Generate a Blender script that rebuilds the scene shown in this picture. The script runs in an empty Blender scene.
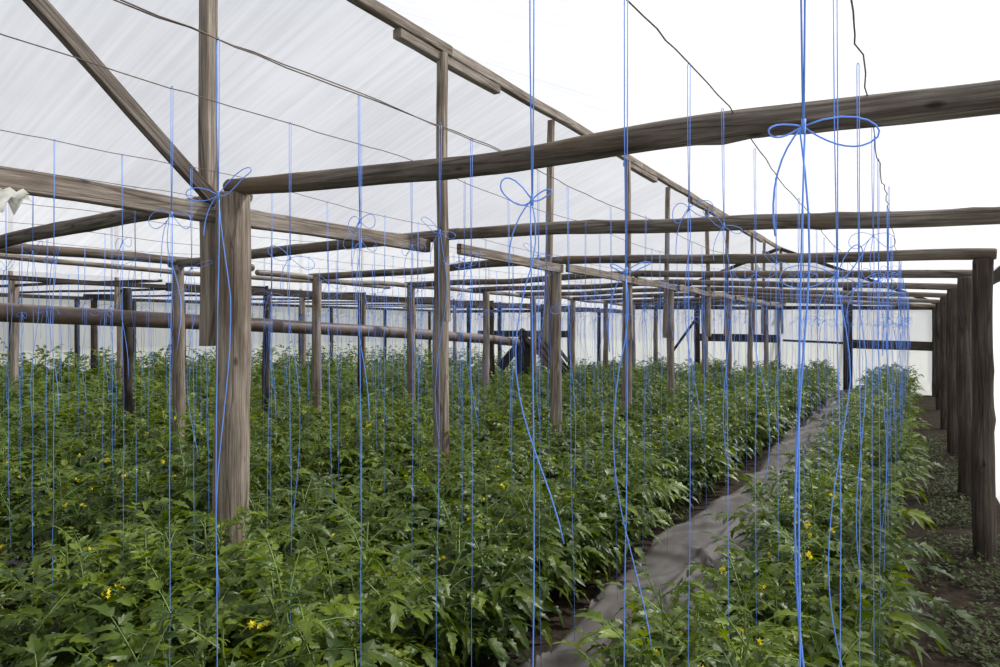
import bpy, math, random
from mathutils import Vector, Matrix
PI = math.pi
random.seed(7)
S = bpy.context.scene
COL = S.collection
R = random.Random(11)

# ------------------------------------------------------------------ camera frame
F, VX, Y0, EYE = 671.0, 914.6, 328.0, 1.70
TH = math.atan((VX - 500) / F)
def s_at(X, px):
    """distance along the tunnel at which the line x = X stands in picture column px"""
    return -X / math.tan(TH - math.atan((px - 500) / F))
def depth(X, s): return s * math.cos(TH) - X * math.sin(TH)
def px_of(X, s): return 500 + F * (s * math.sin(TH) + X * math.cos(TH)) / max(1e-3, depth(X, s))

# ------------------------------------------------------------------ node helpers
def new_mat(name):
    m = bpy.data.materials.new(name); m.use_nodes = True
    nt = m.node_tree; nt.nodes.clear()
    out = nt.nodes.new('ShaderNodeOutputMaterial')
    return m, nt, out
def N(nt, t, **kw):
    n = nt.nodes.new(t)
    for k, v in kw.items():
        if k.startswith('i_'):
            key = k[2:].replace('_', ' ')
            n.inputs[key].default_value = v
        else: setattr(n, k, v)
    return n
def ramp(nt, stops):
    r = nt.nodes.new('ShaderNodeValToRGB'); e = r.color_ramp.elements
    e[0].position, e[0].color = stops[0][0], (*stops[0][1], 1)
    e[1].position, e[1].color = stops[-1][0], (*stops[-1][1], 1)
    for p, c in stops[1:-1]:
        q = e.new(p); q.color = (*c, 1)
    return r
def mapping(nt, scale, coord='Object', rnd=True):
    tc = N(nt, 'ShaderNodeTexCoord'); mp = N(nt, 'ShaderNodeMapping')
    mp.inputs['Scale'].default_value = scale
    nt.links.new(tc.outputs[coord], mp.inputs['Vector'])
    if rnd:
        oi = N(nt, 'ShaderNodeObjectInfo'); mu = N(nt, 'ShaderNodeMath', operation='MULTIPLY'); mu.inputs[1].default_value = 37.0
        nt.links.new(oi.outputs['Random'], mu.inputs[0]); nt.links.new(mu.outputs[0], mp.inputs['Location'])
    return mp
def wood(name, dark, mid, light, tint=None):
    m, nt, out = new_mat(name); L = nt.links.new
    b = N(nt, 'ShaderNodeBsdfPrincipled'); b.inputs['Roughness'].default_value = .85; b.inputs['Specular IOR Level'].default_value = .2
    mp = mapping(nt, (42, 42, 1.6)); n1 = N(nt, 'ShaderNodeTexNoise', i_Scale=1.6, i_Detail=8.0, i_Roughness=.7)
    L(mp.outputs[0], n1.inputs['Vector'])
    r = ramp(nt, [(.3, dark), (.5, mid), (.72, light)]); L(n1.outputs['Fac'], r.inputs[0])
    mp2 = mapping(nt, (5, 5, 1.6)); n2 = N(nt, 'ShaderNodeTexNoise', i_Scale=1.3, i_Detail=4.0)
    L(mp2.outputs[0], n2.inputs['Vector'])
    r2 = ramp(nt, [(.35, (.45, .4, .36)), (.6, (1, 1, 1))]); L(n2.outputs['Fac'], r2.inputs[0])
    mx = N(nt, 'ShaderNodeMix', data_type='RGBA', blend_type='MULTIPLY'); mx.inputs[0].default_value = .8
    L(r.outputs[0], mx.inputs[6]); L(r2.outputs[0], mx.inputs[7])
    col = mx.outputs[2]
    # long drying cracks
    mp3 = mapping(nt, (9, 9, .35)); v = N(nt, 'ShaderNodeTexVoronoi', feature='DISTANCE_TO_EDGE', i_Scale=1.5)
    L(mp3.outputs[0], v.inputs['Vector'])
    rc = ramp(nt, [(.0, (.25, .22, .2)), (.035, (1, 1, 1))]); L(v.outputs['Distance'], rc.inputs[0])
    m2 = N(nt, 'ShaderNodeMix', data_type='RGBA', blend_type='MULTIPLY'); m2.inputs[0].default_value = .75
    L(col, m2.inputs[6]); L(rc.outputs[0], m2.inputs[7]); col = m2.outputs[2]
    # knots
    mp4 = mapping(nt, (7, 7, 3.2)); kn = N(nt, 'ShaderNodeTexVoronoi', i_Scale=1.0); L(mp4.outputs[0], kn.inputs['Vector'])
    rk = ramp(nt, [(.05, (.2, .15, .12)), (.11, (1, 1, 1))]); L(kn.outputs['Distance'], rk.inputs[0])
    m3 = N(nt, 'ShaderNodeMix', data_type='RGBA', blend_type='MULTIPLY'); m3.inputs[0].default_value = .8
    L(col, m3.inputs[6]); L(rk.outputs[0], m3.inputs[7]); col = m3.outputs[2]
    if tint:
        mp5 = mapping(nt, (4, 4, 1.1)); n5 = N(nt, 'ShaderNodeTexNoise', i_Scale=1.0); L(mp5.outputs[0], n5.inputs['Vector'])
        r5 = ramp(nt, [(.55, (0, 0, 0)), (.68, (1, 1, 1))]); L(n5.outputs['Fac'], r5.inputs[0])
        m4 = N(nt, 'ShaderNodeMix', data_type='RGBA'); L(r5.outputs[0], m4.inputs[0]); L(col, m4.inputs[6]); m4.inputs[7].default_value = (*tint, 1)
        col = m4.outputs[2]
    L(col, b.inputs['Base Color'])
    bp = N(nt, 'ShaderNodeBump', i_Strength=.8, i_Distance=.012); L(n1.outputs['Fac'], bp.inputs['Height']); L(bp.outputs[0], b.inputs['Normal'])
    L(b.outputs[0], out.inputs[0]); return m
M = {}
M['log'] = wood('weathered_log', (.05, .042, .036), (.145, .122, .104), (.28, .25, .22), (.13, .095, .065))
M['post'] = wood('weathered_post', (.10, .08, .064), (.25, .21, .172), (.42, .37, .32))
M['dark_shaded'] = wood('dark_shaded_wood', (.022, .017, .014), (.055, .044, .036), (.12, .10, .085))  # dark timber; shade on the right wall posts is put into this colour
M['plank'] = wood('sawn_plank', (.10, .08, .065), (.235, .20, .17), (.40, .36, .31))
M['tarred'] = wood('dark_board', (.02, .018, .016), (.05, .042, .036), (.09, .075, .065))

def plastic(name, transp, streak_axis, tr=(.93, .94, .97), lo=.8, scale=1.0):
    m, nt, out = new_mat(name); L = nt.links.new
    mp = mapping(nt, streak_axis, rnd=False)
    n1 = N(nt, 'ShaderNodeTexNoise', i_Scale=1.0 * scale, i_Detail=7.0, i_Roughness=.6, i_Distortion=.25); L(mp.outputs[0], n1.inputs['Vector'])
    n2 = N(nt, 'ShaderNodeTexNoise', i_Scale=.9, i_Detail=3.0)
    tc = N(nt, 'ShaderNodeTexCoord'); L(tc.outputs['Object'], n2.inputs['Vector'])
    ad = N(nt, 'ShaderNodeMath', operation='MULTIPLY_ADD'); ad.inputs[1].default_value = .6; L(n1.outputs['Fac'], ad.inputs[0])
    m5 = N(nt, 'ShaderNodeMath', operation='MULTIPLY'); m5.inputs[1].default_value = .4; L(n2.outputs['Fac'], m5.inputs[0]); L(m5.outputs[0], ad.inputs[2])
    r = ramp(nt, [(.38, tuple(c * lo for c in tr)), (.62, tr)]); L(ad.outputs[0], r.inputs[0])
    t = N(nt, 'ShaderNodeBsdfTranslucent'); L(r.outputs[0], t.inputs['Color'])
    d = N(nt, 'ShaderNodeBsdfDiffuse'); d.inputs['Color'].default_value = (.8, .8, .82, 1)
    md = N(nt, 'ShaderNodeMixShader'); md.inputs[0].default_value = .18; L(t.outputs[0], md.inputs[1]); L(d.outputs[0], md.inputs[2])
    tp = N(nt, 'ShaderNodeBsdfTransparent'); tp.inputs['Color'].default_value = (.95, .96, .98, 1)
    mx = N(nt, 'ShaderNodeMixShader'); mx.inputs[0].default_value = transp
    L(md.outputs[0], mx.inputs[1]); L(tp.outputs[0], mx.inputs[2]); L(mx.outputs[0], out.inputs[0]); return m
M['roof'] = plastic('milky_roof_film', .56, (.6, 20, .6), tr=(.80, .815, .86), lo=.80)
M['endfilm'] = plastic('end_wall_film', .20, (4, 4, .6), tr=(.44, .45, .485), lo=.84)  # darker tint than the other wall film
M['wallfilm'] = plastic('milky_wall_film', .22, (5, 5, .6), tr=(.94, .94, 1.0), lo=.84)

def simple(name, col, rough=.7, spec=.3, metal=0, var=None, scale=8, trans=0, bump=0):
    m, nt, out = new_mat(name); L = nt.links.new
    b = N(nt, 'ShaderNodeBsdfPrincipled'); b.inputs['Roughness'].default_value = rough; b.inputs['Specular IOR Level'].default_value = spec; b.inputs['Metallic'].default_value = metal
    b.inputs['Base Color'].default_value = (*col, 1)
    src = None
    if var or bump:
        tc = N(nt, 'ShaderNodeTexCoord'); n = N(nt, 'ShaderNodeTexNoise', i_Scale=scale, i_Detail=6.0, i_Roughness=.65); L(tc.outputs['Object'], n.inputs['Vector'])
        if var:
            r = ramp(nt, [(.35, col), (.65, var)]); L(n.outputs['Fac'], r.inputs[0]); L(r.outputs[0], b.inputs['Base Color']); src = r.outputs[0]
        if bump:
            bp = N(nt, 'ShaderNodeBump', i_Strength=bump, i_Distance=.02); L(n.outputs['Fac'], bp.inputs['Height']); L(bp.outputs[0], b.inputs['Normal'])
    if trans:
        t = N(nt, 'ShaderNodeBsdfTranslucent'); t.inputs['Color'].default_value = (*col, 1)
        if src: L(src, t.inputs['Color'])
        mx = N(nt, 'ShaderNodeMixShader'); mx.inputs[0].default_value = trans; L(b.outputs[0], mx.inputs[1]); L(t.outputs[0], mx.inputs[2]); L(mx.outputs[0], out.inputs[0])
    else: L(b.outputs[0], out.inputs[0])
    return m
M['twine'] = simple('blue_twine', (.18, .38, .88), .5, .4, trans=.35)
M['wire'] = simple('rusty_wire', (.05, .035, .03), .6, .4, var=(.11, .07, .05), scale=30)
M['soil'] = simple('soil', (.014, .010, .007), .95, .1, var=(.048, .036, .026), scale=14, bump=1.0)
M['fabric'] = simple('ground_cloth', (.055, .049, .046), .7, .35, var=(.092, .083, .079), scale=3.5)
M['pipe'] = simple('rusty_pipe', (.07, .048, .04), .5, .5, var=(.14, .10, .085), scale=5)
M['black'] = simple('black_metal', (.012, .012, .013), .6, .4, var=(.03, .027, .025), scale=9)
M['slat'] = simple('slat_wood', (.10, .07, .055), .8, .2, var=(.22, .17, .14), scale=9)
M['stem'] = simple('plant_stem', (.10, .17, .04), .6, .3, var=(.16, .22, .07), scale=12)
M['flower'] = simple('yellow_petal', (.85, .72, .03), .5, .3, trans=.3)
M['grass'] = simple('dry_meadow', (.25, .27, .19), .95, .1, var=(.36, .37, .28), scale=1.2)
M['weed'] = simple('weed_leaf', (.025, .045, .008), .6, .3, var=(.07, .09, .02), scale=9, trans=.25)
M['scrap'] = simple('torn_film', (.55, .55, .5), .5, .3, var=(.75, .75, .7), scale=9, trans=.4)
def leafmat():
    m, nt, out = new_mat('tomato_leaf'); L = nt.links.new
    b = N(nt, 'ShaderNodeBsdfPrincipled'); b.inputs['Roughness'].default_value = .42; b.inputs['Specular IOR Level'].default_value = .33
    tc = N(nt, 'ShaderNodeTexCoord'); n = N(nt, 'ShaderNodeTexNoise', i_Scale=5.0, i_Detail=2.0); L(tc.outputs['Object'], n.inputs['Vector'])
    oi = N(nt, 'ShaderNodeObjectInfo'); a = N(nt, 'ShaderNodeMath', operation='MULTIPLY_ADD'); a.inputs[1].default_value = .25; L(oi.outputs['Random'], a.inputs[0]); 
    sb = N(nt, 'ShaderNodeMath', operation='SUBTRACT'); sb.inputs[1].default_value = .12; L(n.outputs['Fac'], sb.inputs[0]); L(sb.outputs[0], a.inputs[2])
    r = ramp(nt, [(.3, (.017, .037, .002)), (.5, (.044, .076, .004)), (.72, (.120, .165, .010))]); L(a.outputs[0], r.inputs[0])
    L(r.outputs[0], b.inputs['Base Color'])
    n2 = N(nt, 'ShaderNodeTexNoise', i_Scale=60.0, i_Detail=2.0); L(tc.outputs['Object'], n2.inputs['Vector'])
    bp = N(nt, 'ShaderNodeBump', i_Strength=.35, i_Distance=.004); L(n2.outputs['Fac'], bp.inputs['Height']); L(bp.outputs[0], b.inputs['Normal'])
    t = N(nt, 'ShaderNodeBsdfTranslucent'); h = N(nt, 'ShaderNodeHueSaturation', i_Saturation=1.15, i_Value=2.6); h.inputs['Hue'].default_value = .485
    L(r.outputs[0], h.inputs['Color']); L(h.outputs[0], t.inputs['Color'])
    mx = N(nt, 'ShaderNodeMixShader'); mx.inputs[0].default_value = .26; L(b.outputs[0], mx.inputs[1]); L(t.outputs[0], mx.inputs[2]); L(mx.outputs[0], out.inputs[0])
    return m
M['leaf'] = leafmat()

# ------------------------------------------------------------------ mesh helpers
class MB:
    def __init__(s): s.v = []; s.f = []
    def add(s, vs, fs):
        o = len(s.v); s.v += [tuple(v) for v in vs]; s.f += [tuple(i + o for i in f) for f in fs]
    def tube(s, pts, rad, n=5, cap=True):
        pts = [Vector(p) for p in pts]; rings = []; up = Vector((.13, .31, .94))
        prev = None
        for i, p in enumerate(pts):
            a = pts[max(0, i - 1)]; b = pts[min(len(pts) - 1, i + 1)]
            t = (b - a)
            t = t.normalized() if t.length > 1e-9 else Vector((0, 0, 1))
            if prev is None:
                u = t.cross(Vector((1, 0, 0)) if abs(t.x) < .8 else Vector((0, 1, 0))).normalized()
            else:
                u = prev - t * prev.dot(t)
                u = u.normalized() if u.length > 1e-6 else t.cross(up).normalized()
            prev = u; w = t.cross(u); r = rad[i] if hasattr(rad, '__len__') else rad
            rings.append([p + (u * math.cos(2 * PI * k / n) + w * math.sin(2 * PI * k / n)) * r for k in range(n)])
        vs = [v for g in rings for v in g]; fs = []
        for i in range(len(rings) - 1):
            for k in range(n): fs.append((i * n + k, i * n + (k + 1) % n, (i + 1) * n + (k + 1) % n, (i + 1) * n + k))
        if cap: fs.append(tuple(range(n))[::-1]); fs.append(tuple((len(rings) - 1) * n + k for k in range(n)))
        s.add(vs, fs)
    def box(s, a, b, jit=0):
        x0, y0, z0 = a; x1, y1, z1 = b
        vs = [(x, y, z) for z in (z0, z1) for (x, y) in ((x0, y0), (x1, y0), (x1, y1), (x0, y1))]
        s.add(vs, [(3, 2, 1, 0), (4, 5, 6, 7), (0, 1, 5, 4), (1, 2, 6, 5), (2, 3, 7, 6), (3, 0, 4, 7)])
    def build(s, name, mat, parent=None, smooth=True, loc=None, mw=None):
        me = bpy.data.meshes.new(name); me.from_pydata(s.v, [], s.f); me.materials.append(mat)
        if smooth: me.polygons.foreach_set('use_smooth', [True] * len(me.polygons))
        me.update()
        o = bpy.data.objects.new(name, me); COL.objects.link(o)
        if parent: o.parent = parent
        if loc: o.location = loc
        if mw is not None: o.matrix_world = mw
        return o
def tag(o, label=None, cat=None, group=None, kind=None):
    if label: o['label'] = label
    if cat: o['category'] = cat
    if group: o['group'] = group
    if kind: o['kind'] = kind
    return o
def empty(name, loc, label, cat, group=None, rz=0):
    o = bpy.data.objects.new(name, None); o.empty_display_size = .05; COL.objects.link(o); o.location = loc; o.rotation_euler = (0, 0, rz)
    return tag(o, label, cat, group)
def axis_matrix(p, q, roll=0):
    p = Vector(p); q = Vector(q); z = (q - p).normalized()
    x = Vector((0, 0, 1)).cross(z) if abs(z.z) < .9 else Vector((1, 0, 0)).cross(z).cross(z) * -1
    x = x.normalized(); y = z.cross(x)
    m = Matrix((x, y, z)).transposed().to_4x4(); m.translation = p
    return m @ Matrix.Rotation(roll, 4, 'Z')
def smooth_noise(rr, n):
    ph = [(rr.uniform(0, 6.28), rr.uniform(.5, 1)) for _ in range(n)]
    return lambda t: sum(a * math.sin(t * (i + 1) * 1.7 + p) / (i + 1) for i, (p, a) in enumerate(ph))
def log(name, p, q, r0, r1, mat, label, cat, group=None, seed=0, bend=.012, n=14, via=None, crack=False):
    """an unsawn round log from p to q: tapering, slightly bent, with lumps and knots"""
    rr = random.Random(seed * 7 + 3); mw = axis_matrix(p, q); inv = mw.inverted()
    Ln = (Vector(q) - Vector(p)).length; K = max(8, int(Ln / .09)); fx, fy, fr = smooth_noise(rr, 3), smooth_noise(rr, 3), smooth_noise(rr, 6)
    lum = [smooth_noise(rr, 4) for _ in range(n)]
    b = MB(); vs = []; fs = []
    knots = [(rr.uniform(.1, .9) * Ln, rr.uniform(0, 2 * PI), rr.uniform(.1, .22)) for _ in range(int(Ln * 2.2) + 1)]
    viaL = inv @ Vector(via) if via is not None else None
    for i in range(K + 1):
        t = i / K; z = t * Ln; e = math.sin(PI * t)
        cx, cy = fx(z * .8) * bend * e, fy(z * .8) * bend * e
        if viaL is not None:
            u = z / viaL.z if z < viaL.z else (Ln - z) / (Ln - viaL.z); u = math.sin(u * PI / 2)
            cx += viaL.x * u; cy += viaL.y * u
        r = (r0 + (r1 - r0) * t) * (1 + .035 * fr(z * 2.2))
        for k in range(n):
            a = 2 * PI * k / n; rk = r * (1 + .03 * lum[k](z * 1.4))
            for kz, ka, kr in knots:
                da = (a - ka + PI) % (2 * PI) - PI; d2 = ((z - kz) / .06) ** 2 + (da / .45) ** 2
                if d2 < 4: rk += r * kr * math.exp(-d2)
            if crack and k == 4 and t < .97: rk *= .86
            vs.append((cx + rk * math.cos(a), cy + rk * math.sin(a), z))
    for i in range(K):
        for k in range(n): fs.append((i * n + k, i * n + (k + 1) % n, (i + 1) * n + (k + 1) % n, (i + 1) * n + k))
    for base, flip in ((0, True), (K * n, False)):      # bevelled end grain
        z = vs[base][2]; dz = -.012 if flip else .012; o = len(vs)
        cx = sum(vs[base + k][0] for k in range(n)) / n; cy = sum(vs[base + k][1] for k in range(n)) / n
        vs += [(cx + (vs[base + k][0] - cx) * .86, cy + (vs[base + k][1] - cy) * .86, z + dz) for k in range(n)]
        for k in range(n):
            a, c = (base + k, base + (k + 1) % n); d, e2 = o + (k + 1) % n, o + k
            fs.append((c, a, e2, d) if flip else (a, c, d, e2))
        fs.append(tuple(o + k for k in range(n))[::-1] if flip else tuple(o + k for k in range(n)))
    b.add(vs, fs); o = b.build(name, mat, mw=mw)
    return tag(o, label, cat, group)
def plank(name, p, q, w, h, mat, label=None, cat=None, group=None, seed=0, roll=0, parent=None, bend=.006):
    """a sawn timber w wide (sideways) and h high, with worn edges and a slight warp"""
    rr = random.Random(seed * 13 + 5); mw = axis_matrix(p, q, roll); Ln = (Vector(q) - Vector(p)).length
    K = max(4, int(Ln / .2)); fx, fy = smooth_noise(rr, 3), smooth_noise(rr, 3); c = min(w, h) * .1
    prof = [(-w / 2 + c, -h / 2), (w / 2 - c, -h / 2), (w / 2, -h / 2 + c), (w / 2, h / 2 - c), (w / 2 - c, h / 2), (-w / 2 + c, h / 2), (-w / 2, h / 2 - c), (-w / 2, -h / 2 + c)]
    vs = []; fs = []; n = 8
    for i in range(K + 1):
        t = i / K; z = t * Ln; e = math.sin(PI * t)
        for (x, y) in prof: vs.append((x + fx(z) * bend * e + rr.uniform(-1, 1) * .0012, y + fy(z) * bend * e + rr.uniform(-1, 1) * .0012, z))
    for i in range(K):
        for k in range(n): fs.append((i * n + k, i * n + (k + 1) % n, (i + 1) * n + (k + 1) % n, (i + 1) * n + k))
    fs.append(tuple(range(n))[::-1]); fs.append(tuple(K * n + k for k in range(n)))
    b = MB(); b.add(vs, fs); o = b.build(name, mat, smooth=False)
    if parent: o.parent = parent; o.matrix_world = mw
    else: o.matrix_world = mw
    return tag(o, label, cat, group)
ORD = ['first', 'second', 'third', 'fourth', 'fifth', 'sixth', 'seventh', 'eighth', 'ninth', 'tenth', 'eleventh', 'twelfth', 'thirteenth', 'fourteenth', 'fifteenth', 'sixteenth', 'seventeenth', 'eighteenth', 'nineteenth', 'twentieth',
       'twenty-first', 'twenty-second', 'twenty-third', 'twenty-fourth', 'twenty-fifth', 'twenty-sixth', 'twenty-seventh', 'twenty-eighth', 'twenty-ninth', 'thirtieth']

# ------------------------------------------------------------------ layout numbers
XR, XW, XB, XC, XE, XD = -3.19, .43, -6.71, -7.73, -11.4, -15.0
XWALL = .66
RIDGE = 3.95
FR = [.416 + 1.948 * k for k in range(11)]      # FR[1]..FR[10]
FR[0] = .416
END = FR[10] + .06
PXR = {1: 232, 2: 443, 3: 556, 4: 627, 5: 671, 6: 706, 7: 730, 8: 751, 9: 766, 10: 780}
SR = {k: s_at(XR, v) for k, v in PXR.items()}; SR[1] = FR[1]
def beam_z(k, X):
    if k == 1: tab = [(-7.8, 2.33), (-6.0, 2.37), (-3.7, 2.42), (-3.19, 2.475), (-1.47, 2.395), (-.82, 2.385), (.2, 2.36), (.8, 2.345)]
    elif k == 2: tab = [(-7.8, 2.36), (-6.7, 2.40), (-5.5, 2.40), (-3.2, 2.44), (.38, 2.285), (.8, 2.27)]
    else: tab = [(-7.8, 2.34), (-6.7, 2.385), (-3.2, 2.405), (.43, 2.245), (.8, 2.235)]
    if X <= tab[0][0]: return tab[0][1]
    for (a, za), (b, zb) in zip(tab, tab[1:]):
        if X <= b: return za + (zb - za) * (X - a) / (b - a)
    return tab[-1][1]

# ------------------------------------------------------------------ the setting
def grid_obj(name, fn, nu, nv, mat, kind='structure', smooth=True, loc=None):
    b = MB(); vs = [fn(i / nu, j / nv) for i in range(nu + 1) for j in range(nv + 1)]
    fs = [(i * (nv + 1) + j, (i + 1) * (nv + 1) + j, (i + 1) * (nv + 1) + j + 1, i * (nv + 1) + j + 1) for i in range(nu) for j in range(nv)]
    b.add(vs, fs); o = b.build(name, mat, smooth=smooth, loc=loc)
    if kind: o['kind'] = kind
    return o
def hsh(a, b):
    return (math.sin(a * 12.9898 + b * 78.233) * 43758.5453) % 1
def vn(x, y):
    i, j = math.floor(x), math.floor(y); u, v = x - i, y - j; u = u * u * (3 - 2 * u); v = v * v * (3 - 2 * v)
    return (hsh(i, j) * (1 - u) + hsh(i + 1, j) * u) * (1 - v) + (hsh(i, j + 1) * (1 - u) + hsh(i + 1, j + 1) * u) * v
def fbm(x, y): return vn(x, y) * .55 + vn(x * 2.1 + 7, y * 2.1) * .28 + vn(x * 4.3, y * 4.3 + 3) * .17
grid_obj('ground', lambda u, v: (-60 + 120 * u, -25 + 120 * v, -.12 + .03 * fbm(u * 40, v * 40)), 60, 60, M['grass'])
grid_obj('floor', lambda u, v: (XD - .1 + (XWALL + .3 - XD) * u, -2.2 + (END + 2.3) * v, .05 * (fbm(u * 60, v * 80) - .5)), 300, 300, M['soil'])

Yn = -2.2
def slope(name, xa, za, xb, zb, y0, y1, sag=.02, mat=M['roof']):
    def f(u, v):
        y = y0 + (y1 - y0) * v; k = (y / 1.948) % 1
        return (xa + (xb - xa) * u, y, za + (zb - za) * u - sag * math.sin(PI * u) * (.6 + .4 * math.sin(PI * k)) + .006 * math.sin(u * 9 + y * 3))
    return grid_obj(name, f, 16, 90, mat)
slope('ceiling', XR, RIDGE + .03, XWALL, 2.27, Yn, END)
slope('ceiling', XR, RIDGE + .03, XC + .02, 2.275, Yn, END)
slope('ceiling', XE, RIDGE + .03, XC - .02, 2.275, Yn, END)
slope('ceiling', XE, RIDGE + .03, XD, 2.38, Yn, END)
def wall(name, fn, nu=60, nv=24): return grid_obj(name, fn, nu, nv, M['endfilm' if name == 'wall_back' else 'wallfilm'])
wall('wall_right', lambda u, v: (XWALL + .015 * math.sin(u * 70 + v * 3) + .03 * (1 - v), Yn + (END - Yn) * u, -.1 + 2.36 * v), 120, 16)
wall('wall_left', lambda u, v: (XD + .012 * math.sin(u * 60 + v * 2), Yn + (END - Yn) * u, -.1 + 2.46 * v), 120, 12)
def gable(name, xa, xb, xr, z_a, z_b, y):
    def f(u, v):
        x = xa + (xb - xa) * u
        top = z_a + (RIDGE - z_a) * (x - xa) / (xr - xa) if x < xr else RIDGE + (z_b - RIDGE) * (x - xr) / (xb - xr)
        return (x, y + .012 * math.sin(x * 9 + v * 4), -.1 + (top + .1) * v)
    return wall(name, f, 50, 20)
gable('wall_back', XC, XWALL, XR, 2.25, 2.25, END)
gable('wall_back', XD, XC, XE, 2.35, 2.25, END)
gable('wall_front', XC, XWALL, XR, 2.25, 2.25, Yn)
gable('wall_front', XD, XC, XE, 2.35, 2.25, Yn)

# ------------------------------------------------------------------ posts and beams, first house
bigL = 'thick cracked grey post standing nearest the camera, log end resting on its top'
log('timber_post', (XR, SR[1], -.05), (XR + .01, SR[1], 2.425), .098, .088, M['post'], bigL, 'post', 'posts under the roof ridge', 1, .01, 24, crack=True)
stx = -3.29
plank('ridge_prop', (XR - .165, SR[1] - .03, 1.60), (XR - .15, SR[1] - .04, RIDGE - .1), .085, .07, M['post'], 'tall grey squared timber nailed to the left of the thick near post', 'timber prop', 'upright timbers carrying the ridge', 3, bend=.01)
for k in range(2, 11):
    s = SR[k]; far = 'farthest' if k == 10 else ORD[k - 1]
    r = {2: .06, 3: .058, 4: .06}.get(k, .055)
    log('timber_post', (XR - .015, s, -.05), (XR - .015 + .02 * math.sin(k * 5), s + .01, 2.36 if k > 2 else 2.40), r * 1.1, r, M['post'], f'grey round post under the ridge, {far} of its line counted from the thick near post', 'post', 'posts under the roof ridge', 20 + k, .012, 14)
    bot = 1.55 if k > 2 else 1.75
    plank('ridge_prop', (XR + (-.075 if k % 2 else .07), s - .07, bot), (XR + (-.03 if k % 2 else .03), s - .05, RIDGE - .09), .062 if k > 2 else .075, .06, M['post'], f'slim upright timber carrying the ridge beam, {far} of its line counted from the near one', 'timber prop', 'upright timbers carrying the ridge', 40 + k, bend=.012)
# ridge beam in lengths with splice boards below the joints
joints = [-2.0, s_at(XR, 448), s_at(XR, 640), s_at(XR, 716), END]
for i, (a, b_) in enumerate(zip(joints, joints[1:])):
    plank('ridge_beam', (XR, a + .01, RIDGE - .035), (XR + .01, b_, RIDGE - .035 - .004 * i), .07, .085, M['plank'], f'weathered sawn ridge beam under the film roof, {["nearest", "second", "third", "farthest"][i]} length', 'ridge beam', 'lengths of the ridge beam', 60 + i)
for i, (a, b_) in enumerate(((397, 497), (626, 655), (690, 722), (742, 762))):
    plank('splice_board', (XR, s_at(XR, a), RIDGE - .115), (XR, s_at(XR, b_), RIDGE - .115), .075, .07, M['plank'], f'short splice board under the ridge beam, {["nearest", "second", "third", "farthest"][i]} of four', 'board', 'splice boards under the ridge beam', 70 + i)
# brace leaning from the near post up toward the camera
plank('diagonal_brace', (XR - .12, SR[1] - .02, 2.40), (XR - .06, SR[1] - 1.93 , RIDGE - .02), .045, .075, M['log'], 'dark diagonal brace rising from the near post to the roof at upper left', 'brace', None, 80)
# tie rails along the ridge line
plank('tie_rail', (XR - .15, -.4, 2.335), (XR - .13, SR[2] - .03, 2.355), .06, .10, M['plank'], 'long sawn rail crossing the left side behind the thick near post', 'rail', 'rails along the line of ridge posts', 81, bend=.015)
for k in range(2, 10):
    plank('tie_rail', (XR + .085, SR[k] + .1, 2.34 - .003 * k), (XR + .08, SR[k + 1] - .03 + .3 * (k % 2), 2.32 - .003 * k), .045, .085, M['plank'], f'pale sawn rail along the ridge posts, {ORD[k-2]} length beyond the second post', 'rail', 'rails along the line of ridge posts', 82 + k, bend=.012)
# tie beams (round logs across the house)
names_b = {1: 'nearest', 10: 'farthest'}
for k in range(1, 11):
    w = names_b.get(k, ORD[k - 1]); y = SR[k] if k > 1 else SR[1]; yR = FR[k]
    if k > 2 : yR = s_at(XW, {3: 983, 4: 964.5, 5: 952.5, 6: 944.5, 7: 939, 8: 935, 9: 932.5, 10: 930}[k])
    rad = {1: .049, 2: .046}.get(k, .042)
    xr_end = .62 if k < 3 else .50
    yy = y + (yR - y) * (xr_end - XR) / (XW - XR)
    left_end = XR + (-.02 if k == 1 else .1)
    lab = {1: 'thick pale log beam crossing the top of the photo from the near post to right edge', 2: 'second log beam from the camera, running to the right edge below the thick near log'}.get(k, f'round log beam across the right half of the house, {w} counted from the camera')
    log('tie_beam', (left_end, y, beam_z(k, XR) + .0), (xr_end, yy, beam_z(k, xr_end)), rad * (.95 if k == 1 else 1), rad * 1.02, M['log'], lab, 'log beam', 'log beams across the right half', 100 + k, .02 if k < 3 else .014, 16, via=(-1.47, y + .01, beam_z(1, -1.47)) if k == 1 else None)
    yl = s_at(XB, {2: 178, 3: 317, 4: 411, 5: 474, 6: 522}.get(k)) if 2 <= k <= 6 else FR[k]
    lab = f'round log beam across the left half of the house, {w} counted from the camera'
    log('tie_beam', (XR + (.16 if k > 1 else -.02), y + (.0 if k > 1 else .1), beam_z(k, XR) - (.0 if k > 1 else .03)), (XB - .12, yl + (yl - y) * .03, beam_z(k, XB - .12)), rad * .98, rad * 1.05, M['log'], lab, 'log beam', 'log beams across the left half', 120 + k, .02, 14)
# right-hand wall posts
for i, k in enumerate(range(3, 11)):
    px = {3: 983, 4: 965, 5: 952.5, 6: 944.5, 7: 939, 8: 935, 9: 932.5, 10: 930}[k]; s = s_at(XW, px)
    log('timber_post', (XW + .01, s, -.06), (XW, s, beam_z(k, XW) - .045), .073 if k < 5 else .069, .064, M['dark_shaded'], f'dark round post of the row by the right plastic wall, {ORD[i] if k < 10 else "farthest"} from the camera', 'post', 'posts by the right plastic wall', 140 + k, .012, 18)
plank('eave_board', (XWALL - .06, .5, 2.15), (XWALL - .06, END - .05, 2.15), .04, .10, M['dark_shaded'], 'dark eave board behind the posts at the right edge', 'board', None, 151)
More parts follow.
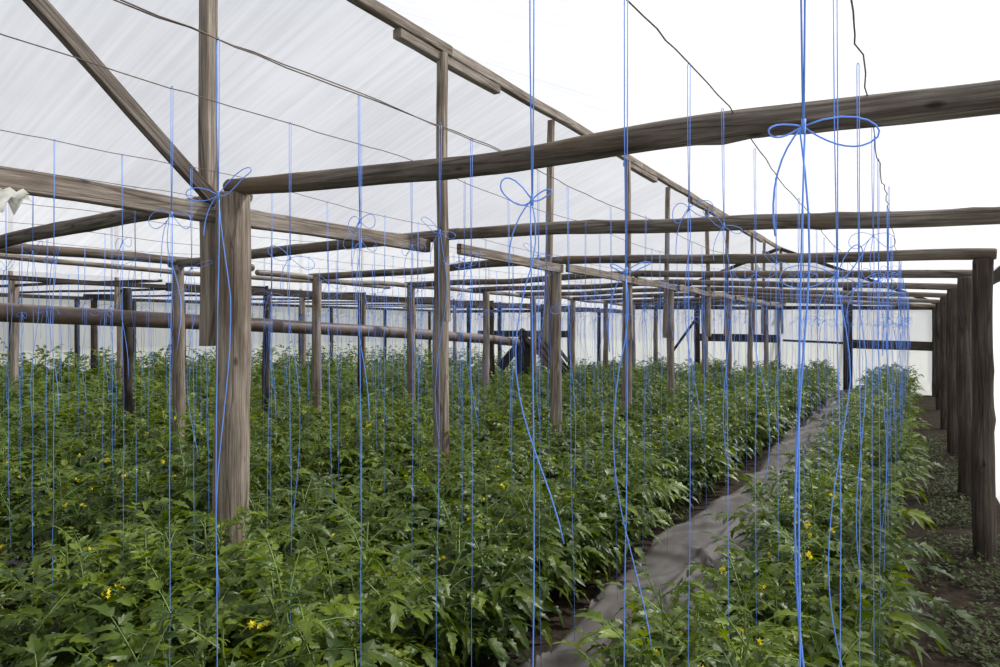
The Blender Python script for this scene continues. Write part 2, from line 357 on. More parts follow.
# row B posts (left support line) and row C posts (valley line)
for k in range(1, 11):
    s = s_at(XB, {2: 178, 3: 317, 4: 411, 5: 486, 6: 533}.get(k)) if 2 <= k <= 6 else FR[k]
    if px_of(XB, s) < 0: continue
    log('timber_post', (XB, s, -.05), (XB, s, 2.36), .068, .06, M['post'], f'grey round post left of the brown pipe line, {ORD[k-2]} of its row from the left', 'post', 'posts in front of the brown pipe', 160 + k, .012, 14)
log('purlin_log', (XB - .02, .3, 2.41), (XB - .02, FR[3] - 1, 2.42), .05, .045, M['log'], 'dark straight purlin log at the left edge above the white band', 'purlin', 'purlin logs along the left support line', 171, .012, 12)
for i, (a, b_) in enumerate(((FR[3] - .9, FR[5]), (FR[5] + .05, FR[8]), (FR[8] + .05, END - .1))):
    log('purlin_log', (XB - .05, a, 2.37), (XB - .05, b_, 2.36), .038, .036, M['plank'], f'pale ragged purlin log along the left support line, {["nearest", "middle", "farthest"][i]} length', 'purlin', 'purlin logs along the left support line', 172 + i, .03, 10)
log('purlin_log', (XB - .48, .2, 2.35), (XB - .45, FR[4], 2.35), .03, .026, M['plank'], 'thin pale log just below the dark purlin at the left edge', 'purlin', None, 176, .02, 10)
for k in range(1, 11):
    s = s_at(XC, {2: 127, 3: 267, 4: 361, 5: 437, 6: 492}.get(k)) if 2 <= k <= 6 else FR[k]
    if px_of(XC, s) < 0: continue
    log('timber_post', (XC, s, -.05), (XC, s, 2.15), .056, .05, M['dark_shaded'], f'dark slim post behind the brown pipe, {ORD[k-2]} of its row from the left', 'post', 'posts behind the brown pipe', 180 + k, .012, 12)
vy = [.2, FR[2] + .5, FR[5], FR[8], END - .05]
for i in range(4):
    plank('valley_plate', (XC, vy[i], 2.20), (XC, vy[i + 1] - .02, 2.20), .07, .05 if i == 0 else .10, M['dark_shaded'], f'dark valley plate along the row of slim posts behind the pipe, {["nearest", "second", "third", "farthest"][i]} length', 'plate', 'valley plates between the two houses', 191 + i)
# ------------------------------------------------------------------ second house on the left
for i, px in enumerate((15, 120, 222, 303, 364, 414, 455, 490)):
    s = s_at(XE, px)
    log('timber_post', (XE, s, -.05), (XE, s, 2.43), .055, .05, M['post'], f'grey post under the left house ridge, {ORD[i]} from the left edge', 'post', 'posts under the left house ridge', 200 + i, .012, 10)
    plank('tie_beam', (XC + .05, s, 2.27), (XD + .05, s, 2.40), .035, .04, M['dark_shaded'], f'thin cross beam of the left house, {ORD[i]} from the left edge', 'beam', 'cross beams of the left house', 210 + i)
    plank('ridge_prop', (XE, s - .06, 2.0), (XE, s - .06, RIDGE - .05), .05, .05, M['post'], f'upright timber to the left house ridge, {ORD[i]} from the left edge', 'timber prop', 'uprights of the left house ridge', 220 + i)
plank('ridge_beam', (XE, -1, RIDGE - .03), (XE, END, RIDGE - .03), .07, .08, M['plank'], 'ridge beam of the left house above its line of posts', 'ridge beam', None, 229)
plank('wall_plate', (XD + .05, .2, 2.33), (XD + .05, END - .03, 2.33), .06, .07, M['dark_shaded'], 'dark plate along the top of the far left plastic wall', 'plate', None, 230)
i = 0
s = 4.9
while s < END - .3:
    if px_of(XD + .08, s) > -5:
        plank('wall_stud', (XD + .08, s, -.05), (XD + .08, s, 2.30), .09, .07, M['dark_shaded'], f'dark stud of the far left plastic wall, {ORD[i]} from the left', 'stud', 'studs of the far left plastic wall', 232 + i); i += 1
    s += 1.2
t = empty('capped_post', (-13, s_at(-13, 94), 0), 'short dark post with a cross-piece on top near the far left wall', 'post')
b = MB(); b.tube([(0, 0, -.05), (.01, 0, 1.1), (0, 0, 2.26)], [.07, .06, .055], 10); b.build('post', M['dark_shaded'], t)
b = MB(); b.box((-.17, -.05, 2.24), (.36, .05, 2.33)); o = b.build('cross_piece', M['dark_shaded'], t, smooth=False); o.rotation_euler.z = TH
# ------------------------------------------------------------------ end wall framing
YE = FR[10] - .02
def endpl(nm, xa, za, xb, zb, w, h, label, cat, grp=None, mat=M['dark_shaded'], sd=250): plank(nm, (xa, YE, za), (xb, YE, zb), w, h, mat, label, cat, grp, sd)
endpl('gable_rafter', XR, RIDGE - .05, XWALL - .05, 2.25, .06, .09, 'right rafter of the far gable wall', 'rafter', 'rafters of the far gable')
endpl('gable_rafter', XR, RIDGE - .05, XC + .05, 2.24, .06, .09, 'left rafter of the far gable wall', 'rafter', 'rafters of the far gable')
endpl('end_stud', -1.50, -.05, -1.50, 2.9, .22, .07, 'dark upright in the far end wall where the grey path ends', 'stud')
endpl('end_stud', -5.45, -.05, -5.45, 2.9, .16, .07, 'dark upright in the far end wall with a diagonal brace beside it', 'stud')
endpl('end_rail', -5.4, 1.43, -3.25, 1.40, .07, .22, 'broad dark rail on the far wall left of the farthest ridge post', 'rail', 'rails on the far end wall')
endpl('end_rail', -3.1, 1.36, -1.6, 1.30, .05, .06, 'thin dark rail on the far wall above the middle row', 'rail', 'rails on the far end wall')
endpl('end_rail', -1.4, 1.28, .40, 1.24, .07, .23, 'broad dark rail on the far wall at the end of the right-hand row', 'rail', 'rails on the far end wall')
endpl('end_brace', -5.5, 1.95, -6.25, .9, .05, .07, 'thin diagonal brace low on the far end wall', 'brace')
endpl('end_rail', -13.2, 1.50, -9.6, 1.50, .07, .22, 'broad dark rail on the far end wall of the left house', 'rail', 'rails on the far end wall')
endpl('end_rail', XC + .1, 2.33, XW, 2.20, .06, .10, 'dark top rail across the far end wall', 'rail', 'rails on the far end wall')
for i, X in enumerate((-9.6, -10.6, -12.3, -13.6)):
    endpl('end_stud', X, -.05, X, 2.6, .13, .07, f'dark upright in the far end wall of the left house, {ORD[i]} from the right', 'stud', 'end wall uprights of the left house')
endpl('end_rail', XD + .1, 2.30, XC - .1, 2.26, .06, .10, 'dark top rail across the end wall of the left house', 'rail', 'rails on the far end wall')

# ------------------------------------------------------------------ pipe and slatted hood
XP = -7.12
pp = []
zs = {-1.5: 1.97, 2.8: 1.845, 5.5: 1.745, 8.5: 1.62, 11.2: 1.475, 12.4: 1.38}
ks = sorted(zs)
for a, b_ in zip(ks, ks[1:]):
    for j in range(6): u = j / 6; pp.append((XP, a + (b_ - a) * u, zs[a] + (zs[b_] - zs[a]) * u))
pp.append((XP, 12.4, 1.38))
t = empty('heating_pipe', (XP, 0, 0), 'fat brown pipe running across the left side at eye height', 'pipe')
b = MB(); b.tube([(0, y, z) for (x, y, z) in pp], .088, 20); b.build('pipe_run', M['pipe'], t)
for y in (4.6, 8.1, 10.9):
    b = MB(); a_, c_ = [(zs[a], a, zs[q], q) for a, q in zip(ks, ks[1:]) if a <= y <= q][0], 0
    z = a_[0] + (a_[2] - a_[0]) * (y - a_[1]) / (a_[3] - a_[1])
    b.tube([(0, y - .03, z + .001), (0, y + .03, z)], .093, 20); b.build('collar', M['pipe'], t)
xc, yc = -7.16, 12.55
t = empty('slatted_hood', (xc, yc, 0), 'dark peaked hood with leaning pale slats at the end of the brown pipe', 'stove hood', rz=TH); t.scale = (1.15, 1.15, 1.0)
def quadbox(b, pts, th):     # a slab between 4 points given thickness along local y
    v = [(x, y - th / 2, z) for x, y, z in pts] + [(x, y + th / 2, z) for x, y, z in pts]
    b.add(v, [(0, 1, 2, 3), (7, 6, 5, 4), (0, 4, 5, 1), (1, 5, 6, 2), (2, 6, 7, 3), (3, 7, 4, 0)])
b = MB(); b.box((-.13, -.25, 0), (.18, .25, 1.35)); b.add([(-.18, -.29, 1.35), (.23, -.29, 1.35), (.23, .29, 1.35), (-.18, .29, 1.35), (-.02, -.29, 1.60), (-.02, .29, 1.60)], [(3, 2, 1, 0), (0, 1, 4), (2, 3, 5), (1, 2, 5, 4), (3, 0, 4, 5)])
b.build('body', M['black'], t, smooth=False)
b = MB(); quadbox(b, [(-.50, 0, .92), (-.38, 0, .78), (-.02, 0, 1.32), (-.10, 0, 1.44)], .3); b.build('left_strut', M['black'], t, smooth=False)
b = MB(); quadbox(b, [(.16, .0, 1.40), (.36, .0, 1.58), (.86, .0, .82), (.62, .0, .62)], .22); b.build('slat_backing', M['black'], t, smooth=False)
for j in range(5):
    o_ = j * .085; b = MB()
    quadbox(b, [(.02 + o_, -.32, 1.46 + o_ * .45), (.065 + o_, -.32, 1.51 + o_ * .45), (.50 + o_ * .95, -.32, .87 + o_ * .45), (.455 + o_ * .95, -.32, .82 + o_ * .45)], .05)
    b.build('slat', M['slat'], t, smooth=False)
for j, (x, z) in enumerate(((-.12, 1.60), (-.02, 1.64), (.42, 1.66))):
    b = MB(); b.tube([(x, -.15, z), (x, .15, z)], .055, 10); b.build('vent_cap', M['black'], t)

# ------------------------------------------------------------------ ground cloth in the aisles
def cloth(xc, hw, y0, y1, label, seed, ny=420, nx=22, hero=False):
    def f(u, v):
        y = y0 + (y1 - y0) * v; w = hw * (1 + .15 * math.sin(y * 1.3 + seed)); x = xc + (u - .5) * 2 * w + .04 * math.sin(y * .9 + seed)
        z = .035 + .03 * fbm(x * 3 + seed, y * 1.6)
        d = x - (xc - .02 + .03 * math.sin(y * 1.1)); z += .055 * math.exp(-(d / .028) ** 2) * (.4 + .6 * vn(y * .8, seed))          # long ridge fold
        if hero:
            a = abs(((x + y * .55) * 1.7 + .35 * fbm(x * 2, y * 2)) % 1 - .5); z += .075 * math.exp(-(a / .06) ** 2) * max(0, min(1, (x - xc + .25) * 3)) * vn(y * 1.3, 4) + .022 * fbm(x * 11, y * 5 + x * 6)
            a = abs(((x * .7 - y * .35) * 2.3 + .5 * fbm(x * 3, y)) % 1 - .5); z += .12 * math.exp(-(a / .045) ** 2) * vn(y * .9 + 5, 8)
        e = abs(u - .5) * 2; z -= .05 * max(0, e - .85) / .15
        return (x, y, z)
    o = grid_obj('ground_cloth', f, nx, ny, M['fabric'], kind=None)
    return tag(o, label, 'ground cloth', 'strips of ground cloth between the rows')
cloth(-1.25, .40, .6, END - .3, 'crumpled grey ground cloth forming the path beside the right-hand row', 1, 900, 46, hero=True)
cloth(-2.62, .30, .8, END - .3, 'grey ground cloth in the aisle just right of the thick near post', 2)
cloth(-3.95, .36, .8, END - .3, 'grey ground cloth in the aisle just left of the ridge posts', 3)
cloth(-5.45, .34, .8, END - .3, 'grey ground cloth in the aisle nearest the left support posts', 4)

# ------------------------------------------------------------------ tomato plants
def leaflet(b, p, d, nrm, L_, W_, droop):
    """a toothed pointed leaflet folded along its midrib"""
    d = d.normalized(); side = d.cross(nrm).normalized(); nrm = side.cross(d).normalized()
    st = ((0, 0), (.08, .5), (.22, 1.05), (.34, .62), (.50, .86), (.62, .42), (.76, .46), (1, 0))
    mid = []; lf = []; rt = []
    for t, w in st:
        c = p + d * (L_ * t) - nrm * (droop * L_ * t * t)
        fwd = .10 * L_ if w > .75 else 0
        mid.append(c); up = nrm * (.22 * W_ * w)
        lf.append(c + side * (W_ * w) + up + d * fwd * .6); rt.append(c - side * (W_ * w) + up + d * fwd * .6)
    o = len(b.v); n = len(st)
    b.v += [tuple(v) for v in mid + lf[1:-1] + rt[1:-1]]
    Li = lambda i: o + n + i - 1; Ri = lambda i: o + n + (n - 2) + i - 1
    b.f.append((o, o + 1, Li(1))); b.f.append((o, Ri(1), o + 1))
    for i in range(1, n - 2):
        b.f.append((o + i, o + i + 1, Li(i + 1), Li(i))); b.f.append((o + i, Ri(i), Ri(i + 1), o + i + 1))
    b.f.append((o + n - 2, o + n - 1, Li(n - 2))); b.f.append((o + n - 2, Ri(n - 2), o + n - 1))
def compound(b, st, p, d, L_, rr, rich=True):
    """a tomato leaf: drooping rachis with pairs of leaflets and a terminal one"""
    d = d.normalized(); side = d.cross(Vector((0, 0, 1)))
    side = side.normalized() if side.length > .05 else Vector((1, 0, 0))
    pts = []; dr = rr.uniform(.25, .85); cur = Vector(p); dd = d.copy(); K = 7
    for i in range(K + 1):
        pts.append(cur.copy()); dd = (dd - Vector((0, 0, 1)) * dr * .17 * (.5 + i / K)).normalized(); cur += dd * L_ / K
    st.tube(pts, [.0042 - .0028 * i / K for i in range(K + 1)], 3, False)
    roll = rr.uniform(-.5, .5)
    pairs = ((1, .5), (2, .35), (3, .95), (4, .4), (5, 1.05), (6, .75)) if rich else ((3, .8), (6, 1.0))
    for i, sc in pairs:
        t = (pts[min(K, i + 1)] - pts[i - 1]).normalized(); nrm = side.cross(t); nrm = (nrm + side * roll).normalized()
        if nrm.z < 0: nrm = -nrm
        for sg in (-1, 1):
            dirr = side * sg * .95 + t * rr.uniform(.3, .7) + nrm * rr.uniform(-.25, .3)
            l = L_ * .31 * sc * rr.uniform(.75, 1.2)
            leaflet(b, pts[i] + side * sg * .006, dirr, (nrm + Vector((rr.uniform(-.5, .5), rr.uniform(-.5, .5), 0))).normalized(), l, l * rr.uniform(.22, .31), rr.uniform(.1, .8))
    t = (pts[-1] - pts[-2]).normalized(); nrm = side.cross(t)
    if nrm.z < 0: nrm = -nrm
    l = L_ * .40 * rr.uniform(.85, 1.15); leaflet(b, pts[-1], t, (nrm + side * roll).normalized(), l, l * .29, rr.uniform(.2, .8))
def plant_meshes(seed, lite=False):
    rr = random.Random(seed); lf, st, fl = MB(), MB(), []
    shoots = 7 if not lite else 5
    for s in range(shoots):
        az = 2 * PI * s / shoots + rr.uniform(-.5, .5); lean = 0 if s == 0 else rr.uniform(.3, .78)
        H = rr.uniform(.74, .86) if s == 0 else rr.uniform(.5, .78)
        p0 = Vector((rr.uniform(-.02, .02), rr.uniform(-.02, .02), 0)); pts = []; K = 9
        for i in range(K + 1):
            t = i / K; rad = lean * .55 * (t ** .8)
            pts.append(p0 + Vector((math.cos(az) * rad + .02 * math.sin(t * 7 + s), math.sin(az) * rad + .02 * math.cos(t * 6 + s), H * t)))
        st.tube(pts, [.0085 - .0045 * i / K for i in range(K + 1)], 5, False)
        nl = 17 if not lite else 9; a0 = rr.uniform(0, 6.28)
        for j in range(nl):
            t = .12 + .86 * (j + rr.random() * .5) / nl; q = pts[min(K, int(t * K))].lerp(pts[min(K, int(t * K) + 1)], t * K - int(t * K))
            a = a0 + j * 2.4 + rr.uniform(-.3, .3); top = t > .8
            el = rr.uniform(.15, .7) if not top else rr.uniform(.6, 1.2)
            out = Vector((math.cos(a), math.sin(a), 0)) + Vector((math.cos(az), math.sin(az), 0)) * (.5 if s else 0)
            out = out.normalized() * math.cos(el) + Vector((0, 0, math.sin(el)))
            L_ = rr.uniform(.21, .34) * (1 if not top else .68) * (.85 if t < .25 else 1)
            compound(lf, st, q, out, L_, rr, not lite)
            if not lite and rr.random() < .07 and t > .35:    # a truss of small yellow flowers
                fb = MB(); fl.append(fb); e = q + Vector((math.cos(a + 1) * .09, math.sin(a + 1) * .09, .05)); st.tube([q, (q + e) / 2 + Vector((0, 0, .02)), e], .0018, 3, False)
                for m_ in range(4):
                    c = e + Vector((rr.uniform(-.014, .014), rr.uniform(-.014, .014), rr.uniform(-.012, .010)))
                    nd = Vector((rr.uniform(-1, 1), rr.uniform(-1, 1), rr.uniform(-.3, 1))).normalized(); u = nd.orthogonal().normalized(); w = nd.cross(u)
                    vs = [c + nd * .006]; 
                    for z in range(10):
                        r_ = .013 if z % 2 == 0 else .005; an = PI * z / 5; vs.append(c + (u * math.cos(an) + w * math.sin(an)) * r_ - nd * (.004 if z % 2 == 0 else 0))
                    fb.add(vs, [(0, 1 + z, 1 + (z + 1) % 10) for z in range(10)])
    return lf, st, fl
PROTO = []
for v in range(8):
    lf, st, fl = plant_meshes(300 + v)
    def mk(bm_, nm, mat):
        me = bpy.data.meshes.new(nm); me.from_pydata(bm_.v, [], bm_.f); me.materials.append(mat); me.polygons.foreach_set('use_smooth', [nm == 'stem'] * len(me.polygons)); me.update(); return me
    PROTO.append((mk(lf, 'foliage', M['leaf']), mk(st, 'stem', M['stem']), [mk(q, 'flower_cluster', M['flower']) for q in fl]))
LITE = [plant_meshes(400 + v, True) for v in range(4)]
rows = [  # X, first y, end, spacing, height scale, name of the row, girth
    (-.47, .85, END - .5, .47, .92, 'the row right of the grey path', .95),
    (-2.02, .75, END - .5, .47, .98, 'the row left of the grey path', 1.0),
    (-3.16, 1.0, END - .5, .48, .97, 'the row at the ridge posts', 1.0),
    (-4.65, 1.6, END - .5, .49, .97, 'the second row left of the ridge posts', 1.0),
    (-6.15, 2.0, END - .5, .50, .98, 'the row beside the left support posts', 1.0),
    (-7.35, 2.4, END - .5, .52, .92, 'the row under the brown pipe', .95)]
rows2 = [(-8.75, 3.0, .95), (-10.0, 3.4, 1.08), (-11.2, 4.0, 1.22), (-12.5, 4.4, 1.42), (-13.75, 5.0, 1.5)]
cands = []
rp = random.Random(5)
for X, y0, y1, sp, hs, rn, g in rows:
    y = y0
    while y < y1:
        x = X + rp.uniform(-.07, .07); yy = y + rp.uniform(-.06, .06)
        if X == -3.16: x += -.04
        if X == -3.16 and min(abs(yy - SR[k]) for k in SR) < .17: yy += .2
        if -90 < px_of(x, yy) < 1080: cands.append((x, yy, hs * rp.uniform(.88, 1.1), rn, g * rp.uniform(.92, 1.08)))
        y += sp
for X, y0, hs in rows2:
    y = y0
    while y < END - .5:
        x = X + rp.uniform(-.1, .1); yy = y + rp.uniform(-.1, .1)
        if -60 < px_of(x, yy) < 1050: cands.append((x, yy, hs * rp.uniform(.92, 1.08), 'the left house', 1.3))
        y += .56
for x_, y_, h_, r_, g_ in ((-2.84, 2.04, .98, rows[2][5], 1.0), (-3.0, 1.88, .9, rows[2][5], 1.0), (-2.96, 3.98, .95, rows[2][5], .95), (-.80, 2.45, .9, rows[0][5], .8)): cands.append((x_, y_, h_, r_, g_))
cands.sort(key=lambda c: depth(c[0], c[1]) + (6 if c[3] == 'the left house' else 0))
cnt = {}
for i, (x, y, hs, rn, g) in enumerate(cands[:296]):
    cnt[rn] = cnt.get(rn, 0) + 1; n = cnt[rn]
    if rn == 'the left house': lab = 'bushy tomato plant in the left house beyond the brown pipe'; grp = 'tomato plants in the left house'
    elif n <= 20: lab = f'leafy tomato plant in {rn}, {ORD[n-1]} from the camera'; grp = 'tomato plants in ' + rn
    else: lab = f'small-looking tomato plant in the far half of {rn}'; grp = 'far tomato plants in ' + rn
    e = empty('tomato_plant', (x, y, 0), lab, 'tomato plant', grp, rz=rp.uniform(0, 6.28)); e.scale = (g, g, hs)
    pr = PROTO[(i * 5 + int(y * 3)) % 8]
    for nm, me in [('foliage', pr[0]), ('stem', pr[1])] + [('flower_cluster', q) for q in pr[2][:(99 if i < 110 else 2)]]:
        c = bpy.data.objects.new(nm, me); COL.objects.link(c); c.parent = e
b_l = MB()
for i, (x, y, hs, rn, g) in enumerate(cands[296:]):
    src = LITE[i % 4][0]; a = rp.uniform(0, 6.28); ca, sa = math.cos(a), math.sin(a)
    b_l.add([((ca * px - sa * py) * g * 1.1 + x, (sa * px + ca * py) * g * 1.1 + y, pz * hs) for px, py, pz in src.v], src.f)
tag(b_l.build('tomato_foliage', M['leaf'], smooth=False), 'mass of tomato plants filling the far left house below the film wall', 'tomato plants', None, 'stuff')
print('PLANTS', len(cands))

# weeds along the right wall
b = MB(); rw = random.Random(9)
for i in range(2600):
    y = 1.2 + 11 * rw.random() ** 1.4; x = .08 + rw.random() * .5
    if vn(x * 5, y * 3) < .35: continue
    h = rw.uniform(.02, .09)
    for j in range(5):
        a = rw.uniform(0, 6.28); p = Vector((x, y, .01 + h * rw.random())); L_ = rw.uniform(.018, .04)
        d = Vector((math.cos(a), math.sin(a), rw.uniform(0, .8))).normalized(); sd = d.cross(Vector((0, 0, 1))).normalized() * L_ * .35
        b.add([p, p + d * L_ * .5 + sd, p + d * L_, p + d * L_ * .5 - sd], [(0, 1, 2, 3)])
tag(b.build('weeds', M['weed'], smooth=False), 'low green weeds on the dark soil beside the right-hand posts', 'weeds', None, 'stuff')

# ------------------------------------------------------------------ wires
WIRES = [(-.12, 'the right-hand row'), (-.52, 'the path side of the right-hand row'), (-1.47, 'the left edge of the path'), (-1.95, 'the row left of the path'),
         (-3.12, 'the line of ridge posts'), (-3.62, 'the aisle left of the ridge posts'), (-4.5, 'the second row left of the ridge posts'), (-5.3, 'the second aisle left of the ridge posts'), (-6.1, 'the row beside the left support posts')]
def wire_z(X, y):
    fr = [-.6] + FR[1:]
    zz = [beam_z(1, X) + .05] + [beam_z(k, X) + (.052 if k == 1 else .048) for k in range(1, 11)]
    if y <= fr[1]: u = (y - fr[0]) / (fr[1] - fr[0]); return zz[0] * (1 - u) + zz[1] * u - .03 * math.sin(PI * max(0, min(1, u)))
    for k in range(1, 10):
        if y <= fr[k + 1]: u = (y - fr[k]) / (fr[k + 1] - fr[k]); return zz[k] * (1 - u) + zz[k + 1] * u - .03 * math.sin(PI * u)
    return zz[-1]
for i, (X, rn) in enumerate(WIRES):
    rr = random.Random(50 + i); pts = []; y = -.4
    kink = .004 if i != 0 else .007
    while y < END - .05:
        pts.append((X + rr.uniform(-kink, kink), y, wire_z(X, y) + rr.uniform(-kink, kink) * .6)); y += rr.uniform(.06, .16) if y < 5 else .35
    b = MB()
    if i == 2:
        o_ = empty('support_wire', (X, 0, 0), 'doubled dark twisted wire crossing the upper left above the near post', 'wire', 'support wires above the rows')
        b.tube([(p[0] - X, p[1], p[2]) for p in pts], .0021, 5); b.build('strand', M['wire'], o_)
        b = MB(); b.tube([(p[0] - X + .012 * math.sin(p[1] * 4), p[1], p[2] + .012 * math.cos(p[1] * 4 + 1)) for p in pts if p[1] < 2.5], .0019, 5); b.build('strand', M['wire'], o_)
    else:
        b.tube(pts, .0018 if i > 1 else .0021, 5)
        tag(b.build('support_wire', M['wire']), f'thin dark support wire running above {rn}', 'wire', 'support wires above the rows')

# ------------------------------------------------------------------ twine strings
def bez(a, c1, c2, e, n=12):
    a, c1, c2, e = map(Vector, (a, c1, c2, e)); out = []
    for i in range(n + 1):
        t = i / n; out.append(a * (1 - t) ** 3 + c1 * 3 * t * (1 - t) ** 2 + c2 * 3 * t * t * (1 - t) + e * t ** 3)
    return out
def string_meshes(seed, zt=2.42, zb=.12, zk=1.93, rad=.0018, tail=None, loops=None, n=4, gap=.0036):
    """doubled twine looped over the wire, tied in a bow, then one strand down to the plant and a loose wavy tail"""
    rr = random.Random(seed); st, bw, tl = MB(), MB(), MB(); lx = rr.uniform(-.015, .015)
    st.tube([(-gap, 0, zt - .004), (-gap * .9, 0, (zt + zk) / 2), (0, 0, zk)], rad, n)
    st.tube([(gap, 0, zt - .004), (gap * .8, 0, (zt + zk) / 2), (.001, 0, zk)], rad, n)
    st.tube([(-gap, 0, zt - .004), (-gap * .6, 0, zt + .004), (gap * .6, 0, zt + .004), (gap, 0, zt - .004)], rad, n)
    low = []
    for i in range(15):
        t = i / 14; low.append((lx * t + .003 * math.sin(t * 9 + seed), rr.uniform(-.003, .003), zk + (zb - zk) * t))
    st.tube(low, rad * .95, n)
    bw.tube([(0, 0, zk - .009), (.001, 0, zk + .009)], rad * 2.4, 6)
    if loops is None:
        loops = []
        for sg in (-1, 1):
            l = rr.uniform(.03, .10); up = rr.uniform(-.02, .06); loops.append((sg * l, up, rr.uniform(.02, .05)))
    for (l, up, wd) in loops:
        bw.tube(bez((0, 0, zk), (l * .9, .01, zk + up + wd), (l * 1.35, -.01, zk + up - wd * .2), (l, 0, zk + up - wd * .6), 8) + bez((l, 0, zk + up - wd * .6), (l * .7, 0, zk + up - wd), (l * .3, .004, zk - wd * .5), (0, 0, zk), 8)[1:], rad, n)
    bw.tube(bez((0, 0, zk), (-.03, 0, zk - .03), (-.04, .01, zk - .08), (-.035, 0, zk - rr.uniform(.1, .22)), 8), rad, n)
    tl_len = tail if tail else rr.uniform(.35, 1.1); ph = rr.uniform(0, 6); pts = []; amp = rr.uniform(.012, .04)
    for i in range(17):
        t = i / 16; pts.append((amp * math.sin(t * 5 + ph) * min(1, t * 4) + .02 * t, .01 * math.sin(t * 7 + ph), zk - tl_len * t))
    tl.tube(pts, rad, n)
    return st, bw, tl
def mkme(b, nm):
    me = bpy.data.meshes.new(nm); me.from_pydata(b.v, [], b.f); me.materials.append(M['twine']); me.polygons.foreach_set('use_smooth', [True] * len(me.polygons)); me.update(); return me
SV = {}
for tier, rad in ((0, .0011), (1, .0013), (2, .0014)):
    SV[tier] = [tuple(mkme(b_, nm) for b_, nm in zip(string_meshes(500 + v + tier * 20, rad=rad, zk=1.93 + .12 * math.sin(v * 2.1), n=5 if tier == 0 else 3), ('strand', 'bow', 'loose_tail'))) for v in range(9)]
starts = {0: (.92, .53), 1: (.94, .465), 2: (1.045, .50), 3: (1.22, .45), 4: (1.435, .46), 5: (1.55, .5), 6: (1.9, .48), 7: (2.3, .5), 8: (2.6, .52)}
measured = {0: [803, 843, 862], 1: [532, 626, 689, 731, 759], 2: [218, 362, 435, 470], 3: [168, 289, 361, 413], 4: [51, 124, 193]}
SC = []
rs = random.Random(77)
for wi, (X, rn) in enumerate(WIRES):
    y0, sp = starts[wi]; meas = [s_at(X, p) for p in measured.get(wi, [])]
    for j, y in enumerate(meas): SC.append((X, y, wi, j, rn))
    y = (meas[-1] + sp) if meas else y0; j = len(meas)
    while y < END - .4:
        yy = y + rs.uniform(-.08, .08)
        if -8 < px_of(X, yy) < 1005: SC.append((X, yy, wi, j, rn)); j += 1
        y += sp * (1 if y < 7 else 1.25)
SC.sort(key=lambda c: depth(c[0], c[1]))
HERO = {(1, 0): dict(zk=1.905, loops=[(-.045, .03, .035), (.028, .016, .012)], tail=.55), (0, 0): dict(zk=1.955, loops=[(-.040, -.004, .014), (.085, .0, .034)], tail=.9),
        (2, 0): dict(zk=2.03, loops=[(-.07, .01, .03), (.075, .07, .03)], tail=1.0), (1, 1): dict(zk=1.82, loops=[(-.03, .015, .01), (.045, .02, .012)], tail=.8)}
cw = {}
for i, (X, y, wi, j, rn) in enumerate(SC[:292]):
    wz = wire_z(X, y); D = depth(X, y); cw[wi] = cw.get(wi, 0) + 1; n = cw[wi]
    if n <= 16: lab = f'blue twine above {rn}, {ORD[n-1]} from camera'; grp = 'blue strings above ' + rn
    else: lab = f'distant blue string above the far part of {rn}'; grp = 'far blue strings above ' + rn
    e = empty('twine_string', (X, y, 0), lab, 'string', grp, rz=TH * .9 + rs.uniform(-.5, .5)); e.scale = (1, 1, wz / 2.42)
    e.rotation_euler[0] = rs.uniform(-.006, .006); e.rotation_euler[1] = rs.uniform(-.012, .012)
    if (wi, j) in HERO:
        e.rotation_euler = (0, 0, TH); e.scale = (1, 1, 1); ms = [mkme(b_, nm) for b_, nm in zip(string_meshes(700 + wi * 9 + j, zt=wz, rad=.0012, n=6, gap=.0036, **HERO[(wi, j)]), ('strand', 'bow', 'loose_tail'))]
    else: ms = SV[0 if D < 3.2 else (1 if D < 7 else 2)][(i * 4 + wi) % 9]
    for nm, me in zip(('strand', 'bow', 'loose_tail'), ms):
        c = bpy.data.objects.new(nm, me); COL.objects.link(c); c.parent = e
b_s = MB(); nfar = 0
rest = [(X, y, wire_z(X, y)) for (X, y, wi, j, rn) in SC[292:]]
for X in (-7.3, -9.0, -10.2, -11.8, -13.2):
    y = 3.0
    while y < END - .5:
        if 0 < px_of(X, y) < 1000: rest.append((X, y + rs.uniform(-.1, .1), 2.36))
        y += .62
for X, y, wz in rest:
    st, bw, tl = string_meshes(int(900 + y * 7 + X), zt=wz, rad=.0018, n=3)
    for q in (st, bw, tl): b_s.add([(x + X, yy + y, z) for x, yy, z in q.v], q.f)
tag(b_s.build('twine_strings', M['twine']), 'crowd of distant blue strings hanging in the left house and far end', 'strings', None, 'stuff')
print('STRINGS', len(SC), len(rest))

# ------------------------------------------------------------------ small things
rr = random.Random(3); b = MB()
vs = []
X = XR - .10; s0 = s_at(X, -28); s1 = s_at(X, 26)
for i in range(9):
    for j in range(7):
        u, v = i / 8, j / 6; h = .05 + .08 * (1 - u) + .03 * math.sin(i * 2.3)
        vs.append((X + .03 * math.sin(u * 9 + v * 5) * v + .03, s0 + (s1 - s0) * u, 2.29 - h * v + .012 * math.sin(i * 3 + j)))
b.add(vs, [(i * 7 + j, (i + 1) * 7 + j, (i + 1) * 7 + j + 1, i * 7 + j + 1) for i in range(8) for j in range(6)])
tag(b.build('film_scrap', M['scrap']), 'torn scrap of pale film hanging under the rail at the left edge', 'plastic scrap')
b = MB(); y = s_at(-1.9, 758); Z = depth(-1.9, y); zc = EYE + (Y0 - 276) * Z / F
yk = FR[4]; Xk = -1.75; yk = s_at(Xk, 757); Z = depth(Xk, yk); zc = EYE + (Y0 - 264) * Z / F
b.tube([(Xk, yk, zc), (Xk + .02, yk, zc - .05), (Xk - .01, yk - .02, zc - .12), (Xk - .03, yk, zc - .2)], [.02, .035, .045, .03], 8)
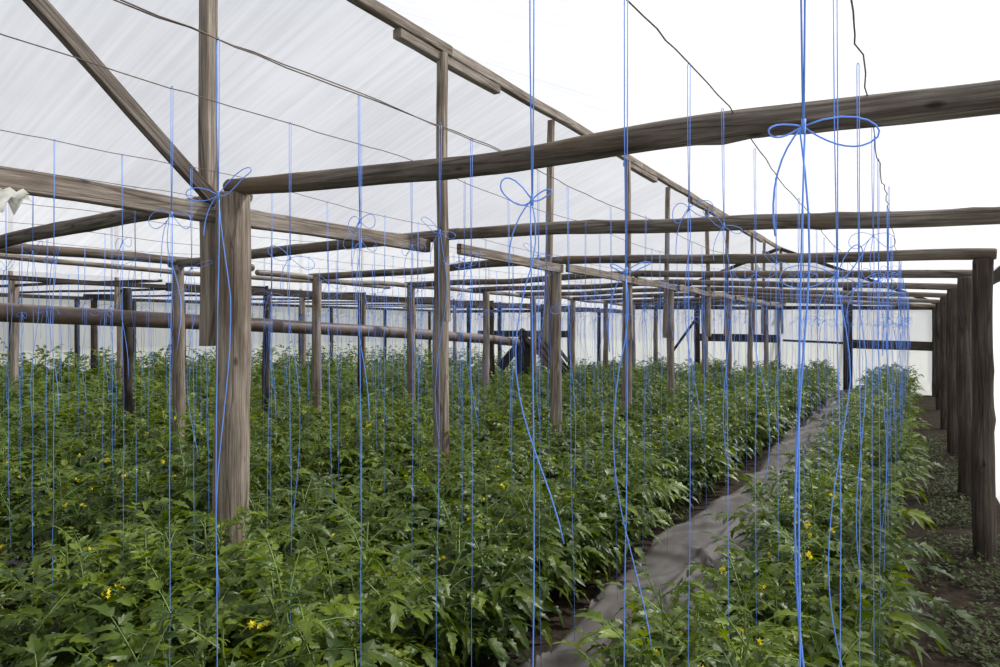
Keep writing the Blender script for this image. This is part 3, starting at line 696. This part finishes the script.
tag(b.build('cloth_tie', M['scrap']), 'small pale rag tied around a far log beam', 'rag')

# ------------------------------------------------------------------ light
w = bpy.data.worlds.new('sky'); S.world = w; w.use_nodes = True; nt = w.node_tree; nt.nodes.clear(); L = nt.links.new
SUN_AZ, SUN_EL = math.radians(42), math.radians(50)      # azimuth from +Y toward +X
sd = Vector((math.sin(SUN_AZ) * math.cos(SUN_EL), math.cos(SUN_AZ) * math.cos(SUN_EL), math.sin(SUN_EL)))
out = N(nt, 'ShaderNodeOutputWorld'); bg = N(nt, 'ShaderNodeBackground'); L(bg.outputs[0], out.inputs[0]); bg.inputs['Strength'].default_value = 1.0
tc = N(nt, 'ShaderNodeTexCoord'); dp = N(nt, 'ShaderNodeVectorMath', operation='DOT_PRODUCT'); dp.inputs[1].default_value = sd
nm = N(nt, 'ShaderNodeVectorMath', operation='NORMALIZE'); L(tc.outputs['Generated'], nm.inputs[0]); L(nm.outputs[0], dp.inputs[0])
r = ramp(nt, [(0, (.33, .345, .385)), (.55, (.40, .42, .465)), (.85, (.75, .75, .77)), (1, (2.0, 1.98, 1.92))])
mr = N(nt, 'ShaderNodeMapRange'); mr.inputs['From Min'].default_value = -.6; L(dp.outputs['Value'], mr.inputs['Value']); L(mr.outputs[0], r.inputs[0]); L(r.outputs[0], bg.inputs['Color'])
ld = bpy.data.lights.new('sun', 'SUN'); ld.energy = 8.6; ld.angle = math.radians(3); ld.color = (1, .97, .92)
lo = bpy.data.objects.new('sun', ld); COL.objects.link(lo); lo.rotation_euler = sd.to_track_quat('Z', 'Y').to_euler()

cam = bpy.data.cameras.new('camera'); co = bpy.data.objects.new('camera', cam); COL.objects.link(co); S.camera = co
co.location = (0, 0, EYE); co.rotation_euler = (PI / 2, 0, TH); cam.sensor_width = 36; cam.lens = F / 1000 * 36; cam.shift_y = -(333.5 - Y0) / 1000; cam.clip_start = .02; cam.clip_end = 300
vs_ = S.view_settings; vs_.view_transform = 'Standard'; vs_.look = 'None'; vs_.gamma = 1; vs_.use_curve_mapping = False; vs_.exposure = -0.17
S.cycles.use_denoising = True
S.cycles.max_bounces = 10; S.cycles.transparent_max_bounces = 16
